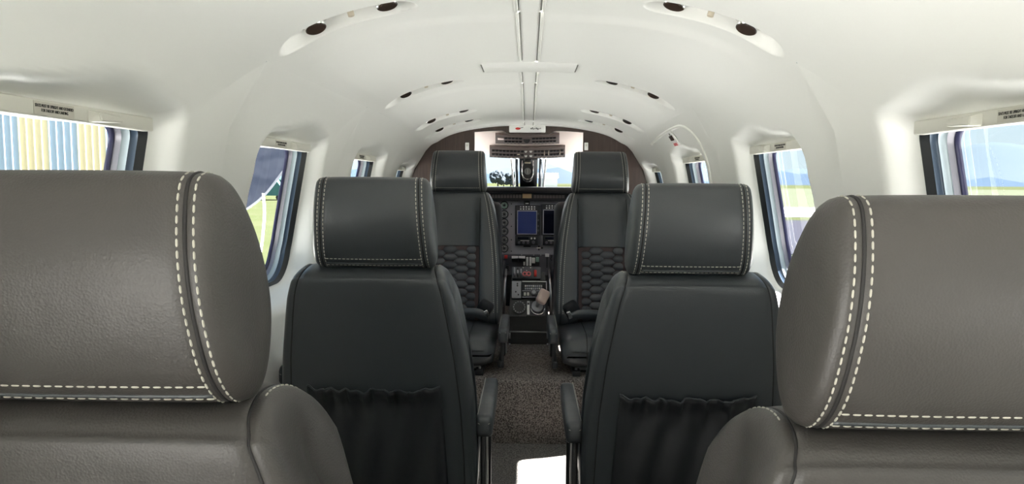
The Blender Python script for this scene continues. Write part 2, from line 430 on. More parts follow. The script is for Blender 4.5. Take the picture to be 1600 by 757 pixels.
# ------------------------------------------------------------------ seats
class Puff:
    """upholstered block: a side profile (y, z) carried across x, with sewn-on domed side panels"""
    def __init__(s, prof, n, hw, puff=.03, bump=None, front=None):
        s.P = catmull(prof, n); s.c = s.P.mean(0); s.hw = hw; s.puff = puff; s.bump = bump; s.front = front
    def ring(s, xi, off=0., sc=1., sgn=None):
        sg = math.copysign(1, xi) if sgn is None else sgn
        k = sc * (1 + s.puff * max(0, 1 - xi * xi) ** .5) if abs(xi) < 1 else sc
        out = []
        for y, z in s.P:
            yy, zz = s.c[0] + (y - s.c[0]) * k, s.c[1] + (z - s.c[1]) * (1 + (k - 1) * .4)
            h = s.hw(z)
            if s.bump and abs(xi) <= 1: yy += s.bump(h * abs(xi), z) * s.front(y, z)
            elif s.bump: yy += s.bump(h, z) * s.front(y, z) * sc
            out.append((h * xi + sg * off, yy, zz))
        return out
    def build(s, name, m, parent, ns=16, cap=.028, mside=None, nside='side_panel'):
        xis = [-1 + 2 * i / ns for i in range(ns + 1)]
        rings = [s.ring(-1, .0, .972)] + [s.ring(-.985, 0, .992)] + [s.ring(x) for x in xis[1:-1]] + [s.ring(.985, 0, .992)] + [s.ring(1, .0, .972)]
        o = loft(name, rings, m, parent, True, (False, False))
        for sg in (-1, 1):
            st = [(0, .972), (.003, .993), (.010 * cap / .028, .985), (.016 * cap / .028, .94), (.021 * cap / .028, .84), (.025 * cap / .028, .68), (.0272 * cap / .028, .45), (cap, .15)]
            rr = [s.ring(sg, f, k) for f, k in st]
            loft(nside, rr, mside or m, o, True, (False, True))
        return o
    def loop(s, xi, off=0, sc=1.0):
        return s.ring(xi, off, sc)
HR_PROF = [(.006, .185), (-.002, .14), (.002, .09), (.020, .035), (.050, .002), (.085, -.003), (.118, .022), (.138, .068), (.134, .110), (.114, .152), (.082, .188), (.048, .209), (.020, .207)]
BK_PROF = [(.0, -.05), (.035, -.2), (.085, -.40), (.14, -.62), (.20, -.65), (.26, -.62), (.235, -.48), (.195, -.32), (.16, -.17), (.135, -.06), (.112, -.014), (.075, .0), (.030, -.006), (.006, -.022)]
BK_HW = lambda z: float(np.interp(z, [-.66, -.5, -.36, -.22, -.12, -.06, -.02, 0], [.205, .203, .198, .185, .170, .160, .148, .138]))
HR_HW = lambda z: float(np.interp(z, [0, .10, .21], [.121, .115, .109]))
def lens_pad():
    w, h, n = .076, .036, 14; vs = []; fs = []
    out = [(-w / 2, 0), (-w / 3.1, h * .40), (-w / 7, h / 2), (w / 7, h / 2), (w / 3.1, h * .40), (w / 2, 0), (w / 3.1, -h * .40), (w / 7, -h / 2), (-w / 7, -h / 2), (-w / 3.1, -h * .40)]
    for k, dy in ((1, 0), (.86, .0050), (.5, .0085)): vs += [(x * k, dy, z * k) for x, z in out]
    vs.append((0, .0096, 0)); m = len(out)
    for r_ in range(2):
        for j in range(m): fs.append((r_ * m + j, r_ * m + (j + 1) % m, (r_ + 1) * m + (j + 1) % m, (r_ + 1) * m + j))
    for j in range(m): fs.append((2 * m + j, 2 * m + (j + 1) % m, 3 * m))
    me = bpy.data.meshes.new('pad'); me.from_pydata(vs, [], fs); me.materials.append(M['quilt'])
    me.polygons.foreach_set('use_smooth', [True] * len(me.polygons)); me.update(); return me
PAD = lens_pad()
def seat(name, label, x, y, ztop, zfl, rz=0, inner=1, pocket=False, quilt=False, arm=None, arm_out=None, dz_head=0, bw=0., lm='leather', hw_add=0., cushion_top=-.60, group='leather cabin seats'):
    """origin under the rear top edge of the backrest; local +y is where the sitter looks; inner = local x sign of the aisle side"""
    t = tag(empty(name, (x, y, zfl), rz), label, 'seat', group)
    zo = ztop - zfl
    def up(o): o.location.z += zo; return o
    # headrest
    hp = Puff(HR_PROF, 72, lambda z: HR_HW(z) + hw_add, .035)
    h = up(hp.build('headrest', lm, t, 14, .026)); h.location.y = -.024; h.location.z += dz_head
    stuff_paths = []
    for sg in (-1, 1):
        tube('seam', hp.loop(sg, 0, .975), .0022, 'groove', h, 5, True)
        a = hp.loop(sg * .945); stuff_paths.append(a + a[:1])
        b = hp.loop(sg, .0075, .993); stuff_paths.append(b + b[:1])
    # hem across the lower back of the headrest
    def hem(zr, k0=1.0):
        P = hp.P; i = min(range(len(P)), key=lambda q: abs(P[q, 1] - zr) + (9 if P[q, 0] > .07 else 0))
        return [hp.ring(xi, 0, k0)[i] for xi in np.linspace(-.945, .945, 30)]
    def hemf(zr):
        P = hp.P; i = min(range(len(P)), key=lambda q: abs(P[q, 1] - zr) + (9 if P[q, 0] < .07 else 0))
        return [hp.ring(xi, 0, 1)[i] for xi in np.linspace(-.93, .93, 30)]
    stuff_paths += [hem(.022), hem(.004), hemf(.02)]
    v, f = stitches_geo(stuff_paths); stuff(mesh('stitching', v, f, 'thread', h))
    tube('hem_piping', [(p[0], p[1] + .001, p[2]) for p in hem(.010)], .0028, 'leather', h)
    for sg in (-1, 1): cyl('headrest_post', (sg * .06, .078, -.02), .006, .06, 'steel', h)
    # backrest
    def bmp(ax, z): return .034 * float(sstep(.085, .135, ax)) * float(sstep(.02, -.07, z)) - .010 * float(sstep(.12, .05, ax)) * float(sstep(0, -.1, z))
    def frt(y, z): return float(sstep(.06, .11, y - max(0, -z) * .22))
    bp = Puff(BK_PROF, 84, lambda z: BK_HW(z) + hw_add + bw, .03, bmp, frt)
    b = up(bp.build('backrest', lm, t, 24, .032)); b.location.x = -inner * bw
    for sg in (-1, 1): tube('seam', bp.loop(sg, 0, .975), .0022, 'groove', b, 5, True)
    sp = []
    for sg in (-1, 1):
        c_ = bp.loop(sg, .0085, .992); k = len(c_)
        idx = [i for i in range(k) if bp.P[i, 0] > .05 + max(0, -bp.P[i, 1]) * .28 and bp.P[i, 1] > -.6]
        run = sorted(idx); sp.append([c_[i] for i in run])
        if quilt:
            d_ = bp.loop(sg * .95); sp.append([d_[i] for i in run])
    v, f = stitches_geo(sp); stuff(mesh('stitching', v, f, 'thread', b))
    def yfront(z): 
        best = [p for p in bp.P if p[0] > .05 + max(0, -p[1]) * .28]
        best = sorted(best, key=lambda p: p[1]); return float(np.interp(z, [p[1] for p in best], [p[0] for p in best]))
    def yf(xl, z):
        k = 1 + .03 * max(0, 1 - (xl / (BK_HW(z))) ** 2) ** .5
        return bp.c[0] + (yfront(z) - bp.c[0]) * k + bmp(abs(xl), z)
    if quilt:
        q0, q1, qx = -.265, -.64, .120
        rows = []
        for z in np.linspace(q0, q1, 20): rows.append([(xl, yf(xl, z) + .0035, z) for xl in np.linspace(-qx, qx, 9)])
        qp = up(loft('quilted_panel', rows, 'quilt_seam', t, True, (False, False), False))
        n_ = 0
        for ci in range(4):
            for ri in range(0, 12):
                z = q0 - .019 - ri * .0375 - (.01875 if ci % 2 else 0); xl = (ci - 1.5) * .0555
                if z < q1 + .012: continue
                p = bpy.data.objects.new('quilt_pad', PAD); COL.objects.link(p); p.parent = qp
                p.location = (xl, yf(xl, z) + .0035, z); sl = (yf(xl, z - .02) - yf(xl, z + .02)) / .04
                sx = (yf(xl + .01, z) - yf(xl - .01, z)) / .02
                p.rotation_euler = (math.atan(sl) * 1.0, 0, math.atan(sx))
        tube('panel_seam', [(xl, yf(xl, q0) + .003, q0) for xl in np.linspace(-qx, qx, 12)], .0022, 'groove', b)
        for sg in (-1, 1): tube('panel_seam', [(sg * qx, yf(qx, z) + .002, z) for z in np.linspace(-.03, q1, 24)], .0022, 'groove', b)
        # shoulder/lap belt lying across the seat
        P = [(inner * .17, yf(.17, -.55) + .03, -.60), (inner * .12, yf(.12, -.57) + .045, -.575), (inner * .03, yf(.03, -.59) + .06, -.578), (-inner * .10, yf(.1, -.6) + .04, -.588)]
        C = catmull(P, 20, False)
        r_ = []
        for p in C: r_.append([(p[0], p[1], p[2] + .022), (p[0], p[1] + .006, p[2] + .022), (p[0], p[1] + .01, p[2] - .022), (p[0], p[1] + .004, p[2] - .022)])
        up(loft('lap_belt', r_, 'leather', t, True))
        up(box('buckle', (inner * .165, yf(.16, -.56) + .055, -.575), (.02, .012, .04), 'chrome', t, .003, 2, (R(-20), R(25), 0)))
        up(box('belt_cover', (inner * .15, yf(.15, -.55) + .01, -.56), (.075, .05, .085), 'leather_dark', t, .018, 3, (R(-15), R(inner * 30), 0)))
    if pocket:
        pm = pocket_mesh(bp, yf)
        pk = up(link('seat_pocket', pm, 'leather_dark', t, True)); pk.location.x = -inner * bw
        so = pk.modifiers.new('thick', 'SOLIDIFY'); so.thickness = .004; so.offset = 0
        hx = .158 + hw_add; tp = [Vector(pm.vertices[i].co) + Vector((0, -.003, .001)) for i in range(POCKN)]
        tube('pocket_hem', tp, .0022, 'leather', pk, 5)
    # seat cushion, base
    ct = cushion_top
    def crect(y, w, z1, z0, dome):
        pts = []; n = 11
        for i in range(n): u = -1 + 2 * i / (n - 1); pts.append((w * u, y, z1 + dome * (1 - u * u) - .018 * abs(u) ** 6))
        for i in range(n): u = 1 - 2 * i / (n - 1); pts.append((w * u * .97, y, z0 + .02 * abs(u) ** 6))
        return pts
    hw = .215 + hw_add
    secs = [(.20, hw * .96, ct - .01, ct - .12, .0), (.24, hw, ct - .004, ct - .125, .008), (.42, hw, ct, ct - .13, .012), (.56, hw, ct, ct - .13, .014), (.61, hw, ct - .006, ct - .132, .012), (.635, hw * .99, ct - .022, ct - .13, .008), (.648, hw * .97, ct - .05, ct - .11, .004), (.650, hw * .9, ct - .065, ct - .095, 0)]
    c = up(loft('seat_cushion', [crect(*q) for q in secs], 'leather', t, True))
    for sg in (-1, 1): tube('cushion_seam', [(sg * .105, q[0] + (.001 if q[0] > .6 else 0), q[2] + q[4] * .75 + .0005) for q in secs[1:7]] + [(sg * .105, .652, ct - .09), (sg * .105, .640, ct - .125)], .0022, 'groove', c)
    tube('cushion_seam', [(xl, .6515 - .03 * abs(xl / hw) ** 8, ct - .058 + .014 * (1 - (xl / .1) ** 2 if abs(xl) < .1 else 0)) for xl in np.linspace(-.19, .19, 25)], .002, 'groove', c)
    zb = ct - .13 + zo
    bs = box('seat_base', (0, .40, zb / 2), (.30, .36, zb), 'black', t, .01)
    for sg in (-1, 1):
        rl = box('seat_rail', (sg * .15, .40, .012), (.035, .50, .024), 'black', t, .003)
        for k in (-1, 1): cyl('bolt', (0, k * .22, .016), .006, .010, 'steel', rl, 'Z', 10)
    box('base_trim', (0, .588, zb - .012), (.30, .006, .018), 'steel', t, .001)
    # armrests: (z of pad top, y0, y1, pad height, half width)
    for sg, A in ((inner, arm), (-inner, arm_out)):
        if not A: continue
        za, y0, y1, ph, aw = A; xa = sg * (.253 + hw_add)
        rings = []
        for q, yv in ((.45, y0 - .004), (.85, y0), (1, y0 + .012), (1, (y0 + y1) / 2), (.94, y1 - .02), (.8, y1), (.4, y1 + .006)):
            rr = []
            for k in range(20):
                a_ = 2 * math.pi * k / 20; ca, sa = math.cos(a_), math.sin(a_)
                ex = .42; rr.append((xa + aw * q * math.copysign(abs(ca) ** ex, ca), yv, za - ph / 2 + ph / 2 * q * math.copysign(abs(sa) ** ex, sa)))
            rings.append(rr)
        ar = up(loft('armrest', rings, 'leather', t, True))
        v, f = stitches_geo([[(xa - sg * aw * .72 * k, yv, za + .0008) for yv in np.linspace(y0 + .006, y1 - .02, 20)] for k in ((1,) if sg == inner else (1,))] + [[(xa + aw * u, y1 + .0045, za - .016 - .010 * (1 - u * u)) for u in np.linspace(-.75, .75, 8)], [(xa + aw * u, y0 - .003, za - .014 - .010 * (1 - u * u)) for u in np.linspace(-.75, .75, 8)]], .006, .0085, .0010)
        stuff(mesh('stitching', v, f, 'thread', ar))
        zc = za - ph
        for yv in (y0 + .05, y1 - .06):
            box('armrest_support', (xa - sg * .004, yv, (zc + ct - .13) / 2), (.014, .030, abs(zc - (ct - .13)) + .02), 'black', ar, .003)
        box('armrest_link', (xa - sg * .012, (y0 + y1) / 2, ct - .12), (.020, y1 - y0 - .05, .030), 'leather_dark', ar, .006)
        box('armrest_strut', (xa + sg * .006, y0 + .045, (zc + ct - .13) / 2), (.005, .008, abs(zc - (ct - .13))), 'steel', ar)
    return t
POCKN = 49
def pocket_mesh(bp, yf):
    vs = []; fs = []; rows = 26
    rear = sorted([p for p in bp.P if p[0] < .05 + max(0, -p[1]) * .24], key=lambda p: p[1])
    yr = lambda z: float(np.interp(z, [p[1] for p in rear], [p[0] for p in rear]))
    for r_ in range(rows):
        v = r_ / (rows - 1)
        for k in range(POCKN):
            u = -1 + 2 * k / (POCKN - 1); x = u * (.164 + .012 * v)
            flat = float(sstep(1, .80, abs(u)))
            gath = math.sin(u * 17 + 1.0) * .5 + math.sin(u * 31 + 2) * .3 + math.sin(u * 9 + .5) * .4
            z = -.298 - .29 * v + flat * (.007 * gath - .010) * (1 - v) ** 3
            ruf = flat * (.0055 * (math.sin(u * 34) + .6 * math.sin(u * 53 + 1)) * math.exp(-((v - .06) / .14) ** 2) + .006 * math.sin(u * 13 + 5 * v) * (v > .08) * sstep(.08, .3, v))
            sag = .004 + flat * (.010 * math.exp(-(v / .12) ** 2) * (1 if v < .04 else 1) + .020 * float(sstep(.1, .7, v)))
            crease = flat * .004 * math.exp(-((v - .13) / .025) ** 2)
            k_ = 1 + .03 * max(0, 1 - (x / .2) ** 2) ** .5
            yb = bp.c[0] + (yr(z) - bp.c[0]) * k_
            vs.append((x, yb - sag - float(ruf) + crease, z))
    for r_ in range(rows - 1):
        for k in range(POCKN - 1): a = r_ * POCKN + k; fs.append((a, a + 1, a + POCKN + 1, a + POCKN))
    me = bpy.data.meshes.new('seat_pocket'); me.from_pydata(vs, [], fs); me.update(); return me
NA = (-.395, .10, .46, .055, .022)
seat('rear_seat', 'grey leather seat, warm light in its colour, in the left foreground with white twin-stitched headrest', -.397, .600, -.205, ZF, 0, 1, arm=NA, lm='leather_warm_lit')
seat('rear_seat', 'grey leather seat, warm light in its colour, in the right foreground with white twin-stitched headrest', .386, .600, -.222, ZF, 0, -1, arm=NA, lm='leather_warm_lit')
MA = (-.395, .13, .50, .060, .0225)
seat('middle_seat', 'charcoal leather seat with gathered back pocket, ahead of the left foreground seat', -.362, 1.625, -.205, ZF, 0, 1, pocket=True, bw=.013, arm=MA, arm_out=(-.27, .12, .48, .05, .02))
seat('middle_seat', 'charcoal leather seat with gathered back pocket, ahead of the right foreground seat', .376, 1.615, -.215, ZF, 0, -1, pocket=True, bw=.013, arm=MA, arm_out=(-.27, .12, .48, .05, .02))
FA = (-.575, .34, .66, .075, .022)
seat('facing_seat', 'dark leather seat with quilted back facing the viewer, left of the centre pedestal', -.358, 3.66, -.058, ZU, math.pi, -1, quilt=True, arm=FA, cushion_top=-.625)
seat('facing_seat', 'dark leather seat with quilted back facing the viewer, right of the centre pedestal', .366, 3.66, -.060, ZU, math.pi, 1, quilt=True, arm=FA, cushion_top=-.625)

# ------------------------------------------------------------------ overhead service units
def service_unit(s, y, label, detail=True):
    zc = float(ceiling_point(np.array(POD_X), np.array(y)))
    t = tag(empty('overhead_service_unit', (s * POD_X, y, zc)), label, 'air vent', 'overhead air and light units')
    for k, dx in ((0, -.078), (1, .078)):
        x = POD_X + dx; z = float(ceiling_point(np.array(x), np.array(y)))
        sl = (float(ceiling_point(np.array(x + .01), np.array(y))) - float(ceiling_point(np.array(x - .01), np.array(y)))) / .02
        nrm = Vector((s * sl, 0, -1)).normalized()
        tilt = (nrm + Vector((s * (-.10 if k == 0 else .05), -.10 if k == 0 else -.20, 0))).normalized()
        loc = Vector((s * dx, 0, z - zc))
        fl = cyl('flange', loc + nrm * .004, .039, .008, 'chrome', t, nrm, 32, .033)
        cu = cyl('air_nozzle' if k == 0 else 'reading_lamp', loc + nrm * .009, .0235, .030, 'chrome', t, tilt, 32, .0225)
        cyl('nozzle_mouth' if k == 0 else 'lens', (0, 0, .0156), .0205, .002, 'lens', cu, 'Z', 28)
    z = float(ceiling_point(np.array(POD_X), np.array(y))); nrm = Vector((s * -.3, 0, -1)).normalized()
    cyl('knob_collar', nrm * .006, .014, .006, 'steel', t, nrm, 20)
    cyl('knob', nrm * .016, .007, .020, 'beige', t, nrm, 16, None, .001)
    return t
PL = ['nearest the viewer', 'second from the viewer', 'third from the viewer', 'nearest the bulkhead']
for s, sd_ in ((-1, 'left'), (1, 'right')):
    for k, y in enumerate(PODS_Y): service_unit(s, y, f'{sd_} ceiling recess with chrome air nozzle and lamp, {PL[k]}')

# emergency exit surround on the right wall and its handle plate
def lin_pt(s, y, z, off=0): return (s * (float(lin_x(z)) - off), y, float(warp_z(y, z)))
P = [(2.55, -.30), (2.545, -.1), (2.55, .02), (2.57, .11), (2.62, .175), (2.71, .212), (2.9, .220), (3.1, .220), (3.36, .214)]
C = catmull(P, 60, False)
ex = struct(empty('trim_1'), 'raised white emergency exit outline on the right wall', 'trim')
tube('exit_bead', [lin_pt(1, y, z, -.001) for y, z in C], .007, 'lining_trim', ex, 8)
hp0 = Vector(lin_pt(1, 2.93, .188)); hq = Vector(lin_pt(1, 2.93, .20)); up_ = (hq - hp0).normalized(); nn = Vector((0, -1, 0)).cross(up_).normalized()
rot = Matrix((Vector((0, -1, 0)), up_, nn)).transposed()
hnd = tag(empty('exit_handle_plate', hp0 + nn * .004), 'white plate with brown catch and red label above a right window', 'handle')
hnd.rotation_euler = rot.to_euler()
box('plate', (0, 0, 0), (.090, .070, .006), 'white', hnd, .002)
box('catch', (0, .006, .005), (.046, .024, .008), 'lens', hnd, .003)
box('red_label', (0, -.025, .0045), (.060, .013, .002), 'pink_red', hnd)
cyl('pin', (0, .024, .004), .005, .004, 'seam_gap', hnd, 'Z', 12)

# bulkhead sign and two small switches
sg_ = tag(empty('cabin_sign', (at(824, 201.5, 3.93))), 'white oblong sign with red and dark marks above the cockpit opening', 'sign')
box('sign_box', (0, 0, 0), (.200, .030, .040), 'white', sg_, .004)
c_ = cyl('red_mark', (-.052, -.0155, 0), .011, .001, 'red', sg_, 'Y', 20); c_.scale = (1.3, .6, 1)
box('dark_mark', (-.034, -.0155, .004), (.022, .001, .003), 'ink', sg_, 0, 2, (0, R(-12), 0))
for k in range(8):
    box('dark_mark', (.020 + k * .0075, -.0155, .002 * math.sin(k * 2.1)), (.005, .001, .007 + .004 * math.sin(k * 1.7)), 'ink', sg_, 0, 2, (0, R(20 * math.sin(k)), 0))
for px, sd_ in ((730, 'left'), (916, 'right')):
    t = tag(empty('light_switch', at(px, 229, 3.932)), f'small white rocker switch on the bulkhead, {sd_} of the cockpit opening', 'switch')
    box('plate', (0, 0, 0), (.021, .008, .042), 'white', t, .002); box('rocker', (0, -.005, .006), (.010, .006, .012), 'shade', t, .001)

# ------------------------------------------------------------------ cockpit shell
HL_Y = [3.97, 4.15, 4.35, 4.5, 4.62, 4.78]; HL_Z = [.335, .300, .250, .212, .182, .152]
def head_z(x, y):
    k = (y - 3.97) / .81
    return float(np.interp(y, HL_Y, HL_Z)) - .30 * x * x * (1 - k) + .36 * x * x * k * (1 if abs(x) < .34 else (.34 / abs(x)) ** 2)
gx = np.linspace(-.64, .64, 41); gy = np.linspace(3.965, 4.80, 24)
vs = [(x, y, head_z(x, y)) for y in gy for x in gx]
fs = [(i * 41 + j, i * 41 + j + 1, (i + 1) * 41 + j + 1, (i + 1) * 41 + j) for i in range(23) for j in range(40)]
ch = struct(mesh('ceiling_cockpit', vs, fs, 'headliner', None, True), 'pale pinkish cockpit headliner sloping to the windshield', 'ceiling')
so = ch.modifiers.new('thick', 'SOLIDIFY'); so.thickness = .012; so.offset = -1 if False else 1
ZG = float(at(824, 293, 4.66).z)
for s, sd_ in ((-1, 'left'), (1, 'right')):
    w = struct(empty('wall_cockpit_' + sd_), f'{sd_} cockpit side wall with side window', 'wall')
    slab('side_panel', *sorted((s * .64, s * .67)), 3.965, 5.3, ZU, -.10, 'panel_dark', w)
    box('window_post', (s * .655, 4.02, .12), (.03, .10, .46), 'headliner', w, .01)
    box('window_post', (s * .62, 4.86, .07), (.05, .07, .36), 'headliner', w, .01, 2, (R(25), 0, 0))
    mesh('pane', [(s * .65, 4.05, -.10), (s * .65, 4.9, -.10), (s * .645, 4.8, .25), (s * .645, 4.05, .30)], [(0, 1, 2, 3)], 'glass', w)
    ws = struct(empty(f'window_{10 + (1 if s < 0 else 2)}'), f'{sd_} cockpit windshield pane', 'window')
    x0, x1 = s * .075, s * .62
    mesh('pane', [(x0, 4.80, .145), (x1, 4.80, .22), (x1 * 1.03, 5.22, ZG - .02), (x0, 5.22, ZG - .02)], [(0, 1, 2, 3)], 'windshield_glass', ws)
    a = Vector((s * .083, 4.80, .150)); b_ = Vector((s * .083, 5.20, ZG - .02))
    tube('inner_frame', [a, b_], .012, 'frame_metal', ws, 8)
    tube('inner_frame', [a + Vector((s * .035, 0, 0)), b_ + Vector((s * .025, 0, 0))], .006, 'white', ws, 8)
# centre post
pc = struct(empty('trim_2'), 'dark windshield centre post', 'trim')
box('centre_post', (0.0, 5.0, .045), (.125, .03, .52), 'black', pc, .006, 2, (R(64 - 90 + 0) * -1 if False else R(64), 0, 0))
struct(slab('wall_nose', -.70, .70, 5.27, 5.30, ZU - .2, ZG - .03, 'black'), 'dark nose bulkhead ahead of the instrument panel', 'wall')

# magnetic compass on the centre post
cpz = at(824.5, 268, 4.74)
cm = tag(empty('magnetic_compass', cpz), 'black magnetic compass with chrome U-shaped rim on the windshield post', 'compass')
body = []
for yv, k in ((.05, .8), (.0, 1), (-.012, .94)):
    body.append([(.037 * k * math.copysign(abs(math.cos(a)) ** .7, math.cos(a)), yv, (.068 if math.sin(a) > 0 else .072) * k * math.copysign(abs(math.sin(a)) ** .75, math.sin(a))) for a in np.linspace(0, 2 * math.pi, 33)[:-1]])
loft('case', body, 'black', cm, False)
tube('chrome_rim', [(-.037, -.016, .072)] + [(.037 * math.cos(a), -.016, -.010 + .044 * math.sin(a)) for a in np.linspace(math.pi, 2 * math.pi, 16)] + [(.037, -.016, .072)], .0035, 'chrome', cm, 6)
cyl('dial', (0, -.014, .0), .023, .004, 'dial', cm, 'Y', 28)
for k in range(12):
    a = k * math.pi / 6; box('dial_mark', (.018 * math.cos(a), -.0165, .018 * math.sin(a)), (.002, .001, .005), 'panel_grey', cm, 0, 2, (0, -a + math.pi / 2, 0))
box('lubber_line', (0, -.017, 0), (.002, .001, .030), 'dial_mark', cm)
box('lamp_strip', (0, -.014, .056), (.040, .006, .010), 'beige', cm, .002)
box('mount', (0, .03, .085), (.05, .06, .03), 'black', cm, .004)

# overhead switch panels
def overhead(name, label, xl, xr, ytop, ybot, Y0, Y1, bow, nsw, specials):
    mid = (xl + xr) / 2
    t = tag(empty(name, at(mid, (ytop + ybot) / 2, (Y0 + Y1) / 2)), label, 'switch panel'); o = t.location.copy()
    def q(px, v):      # v 0 top .. 1 bottom
        u = (px - mid) / ((xr - xl) / 2); py = ytop + (ybot - ytop) * v + bow * (1 - u * u)
        return at(px, py, Y0 + (Y1 - Y0) * v) - o
    back = Vector((0, .55, .85)) * .016
    vs = []; n = 21
    for i in range(n):
        px = xl + (xr - xl) * i / (n - 1)
        for v in (0, 1): p = q(px, v); vs += [p, p + back]
    fs = []
    for i in range(n - 1):
        a, b = i * 4, i * 4 + 4
        fs += [(a, a + 2, b + 2, b), (a + 1, b + 1, b + 3, a + 3), (a, b, b + 1, a + 1), (a + 2, a + 3, b + 3, b + 2)]
    e = (n - 1) * 4; fs += [(0, 1, 3, 2), (e, e + 2, e + 3, e + 1)]
    mesh('switch_plate', vs, fs, 'overhead_panel', t)
    tl = math.atan2((q(mid, 0) - q(mid, 1)).z, -(q(mid, 0) - q(mid, 1)).y)
    rot = (R(90) - tl + 0, 0, 0)
    ax = math.atan2((q(mid, 0) - q(mid, 1)).y, (q(mid, 0) - q(mid, 1)).z)
    rot = (-ax, 0, 0); nv = Vector((0, -math.cos(-ax), math.sin(ax))) if False else Vector((0, -1, 0))
    sw = None
    for (a, b) in nsw:
        k = int(round((b - a) / 5.6))
        for r_ in (.30, .66):
            for i in range(k):
                px = a + (b - a) * (i + .5) / k
                p = q(px, r_) + nv * .004
                if sw is None: sw = box('switch', p, (.019, .014, .017), 'switch_dark', t, .002, 1, rot, False)
                else:
                    c = sw.copy(); COL.objects.link(c); c.location = p
        for i in range(k):
            px = a + (b - a) * (i + .5) / k
            box('legend', q(px, .90) + nv * .002, (.011, .001, .0035), 'beige', t, 0, 2, rot)
    for (kind, px, v, w, h) in specials:
        p = q(px, v) + nv * .005
        if kind == 'knob': cyl('rotary_knob', p, w, .018, 'switch_dark', t, 'Y', 20)
        elif kind == 'lamp': box('indicator', p, (w, .006, h), 'headliner', t, .001, 1, rot)
        elif kind == 'bar': box('guard_bar', p, (w, .010, h), 'beige', t, .001, 1, rot)
        elif kind == 'dot':
            cyl('round_light', p, w, .008, 'white', t, 'Y', 16)
    return t
overhead('overhead_switch_panel', 'upper brown overhead switch panel with pink square and centre knob', 774, 874, 211, 224.5, 4.17, 4.33, 1.5, [(788, 816), (831, 869)],
         [('knob', 823, .48, .020, 0), ('lamp', 782.5, .42, .036, .032)])
overhead('overhead_switch_panel', 'lower wider brown overhead switch panel with four white lights', 765, 883, 230, 246, 4.44, 4.60, 1.8, [(768, 819), (834, 850), (852, 856), (859, 874), (876, 881)],
         [('dot', 821.5, .30, .009, 0), ('dot', 829.5, .30, .009, 0), ('dot', 821.5, .74, .009, 0), ('dot', 829.5, .74, .009, 0), ('bar', 850.5, .5, .005, .055), ('bar', 857, .5, .005, .055), ('bar', 874.8, .5, .005, .055), ('bar', 810, .34, .016, .004), ('bar', 810, .60, .016, .004)])

# ------------------------------------------------------------------ instrument panel
YP = 4.72; U = YP / F
def ip(px, py, d=0.): return at(px, py, YP - d)
pan = tag(empty('instrument_panel', ip(825, 400)), 'grey cockpit instrument panel with round dials and two screens', 'instrument panel'); PO = pan.location.copy()
def pbox(name, x0, x1, y0, y1, dep, m, parent=pan, off=0, bev=0):
    c = ip((x0 + x1) / 2, (y0 + y1) / 2, off + dep / 2)
    po = PO if parent is pan else PO + parent.location
    return box(name, c - po, ((x1 - x0) * U, dep, (y1 - y0) * U), m, parent, bev)
pbox('face_plate', 690, 960, 312, 398, .02, 'panel_grey', off=-.02)
pbox('lower_plate', 700, 950, 398, 430, .022, 'panel_dark', off=-.02)
gs = box('glareshield', ip(825, 297, .05) - PO + Vector((0, .22, 0)), (1.24, .56, .036), 'black', pan, .014, 3)
pbox('annunciator_strip', 700, 950, 302, 314, .05, 'black', bev=.004)
for i in range(10): pbox('annunciator_cell', 768.5 + i * 4.7, 772 + i * 4.7, 304.5, 309.5, .003, 'overhead_panel', off=.05)
for i in range(10): pbox('annunciator_cell', 834 + i * 4.9, 838 + i * 4.9, 305, 310, .003, 'overhead_panel', off=.05)
pbox('amber_display', 816.5, 830.5, 303, 310, .006, 'amber', off=.05, bev=.001)
pbox('red_warning_light', 760, 766, 303.5, 309, .010, 'red', off=.05, bev=.001)
pbox('clock_plate', 818.5, 828, 314, 322, .008, 'black')
pbox('clock_digits', 821, 826, 317.5, 319, .002, 'dial_mark', off=.008)
def gauge(px, py, rpx, face, k):
    g = empty('gauge', ip(px, py) - PO); g.parent = pan; r_ = rpx * U
    cyl('dial_face', (0, -.004, 0), r_ * .9, .008, face, g, 'Y', 28)
    tube('bezel', [(r_ * .95 * math.cos(a), -.010, r_ * .95 * math.sin(a)) for a in np.linspace(0, 2 * math.pi, 29)[:-1]], r_ * .13, 'black', g, 6, True)
    mk = []
    for j in range(9):
        a = R(-40 + j * 32 + k * 17); bmq = (r_ * .66 * math.cos(a), -.009, r_ * .66 * math.sin(a))
        mk.append(tube_geo([(r_ * .55 * math.cos(a), -.0088, r_ * .55 * math.sin(a)), (r_ * .76 * math.cos(a), -.0088, r_ * .76 * math.sin(a))], r_ * .055, 4))
    v, f = join_geo(mk); stuff(mesh('scale_marks', v, f, 'dial_mark', g))
    a = R(120 + k * 63)
    tube('needle', [(0, -.010, 0), (r_ * .62 * math.cos(a), -.010, r_ * .62 * math.sin(a))], r_ * .06, 'dial_mark', g, 4)
    cyl('hub', (0, -.010, 0), r_ * .3, .004, 'black', g, 'Y', 16)
for k, (py, fc_) in enumerate(((321, 'green_dial'), (335, 'dial'), (348, 'dial'), (361.5, 'dial'), (375, 'dial'), (388, 'dial'))):
    gauge(788, py, 6.2, fc_, k); gauge(774.5, py, 6.2, fc_, k + 3)
for py in (319, 335, 354, 375, 393): cyl('screw', ip(799, py, .002) - PO, .004, .003, 'black', pan, 'Y', 10)
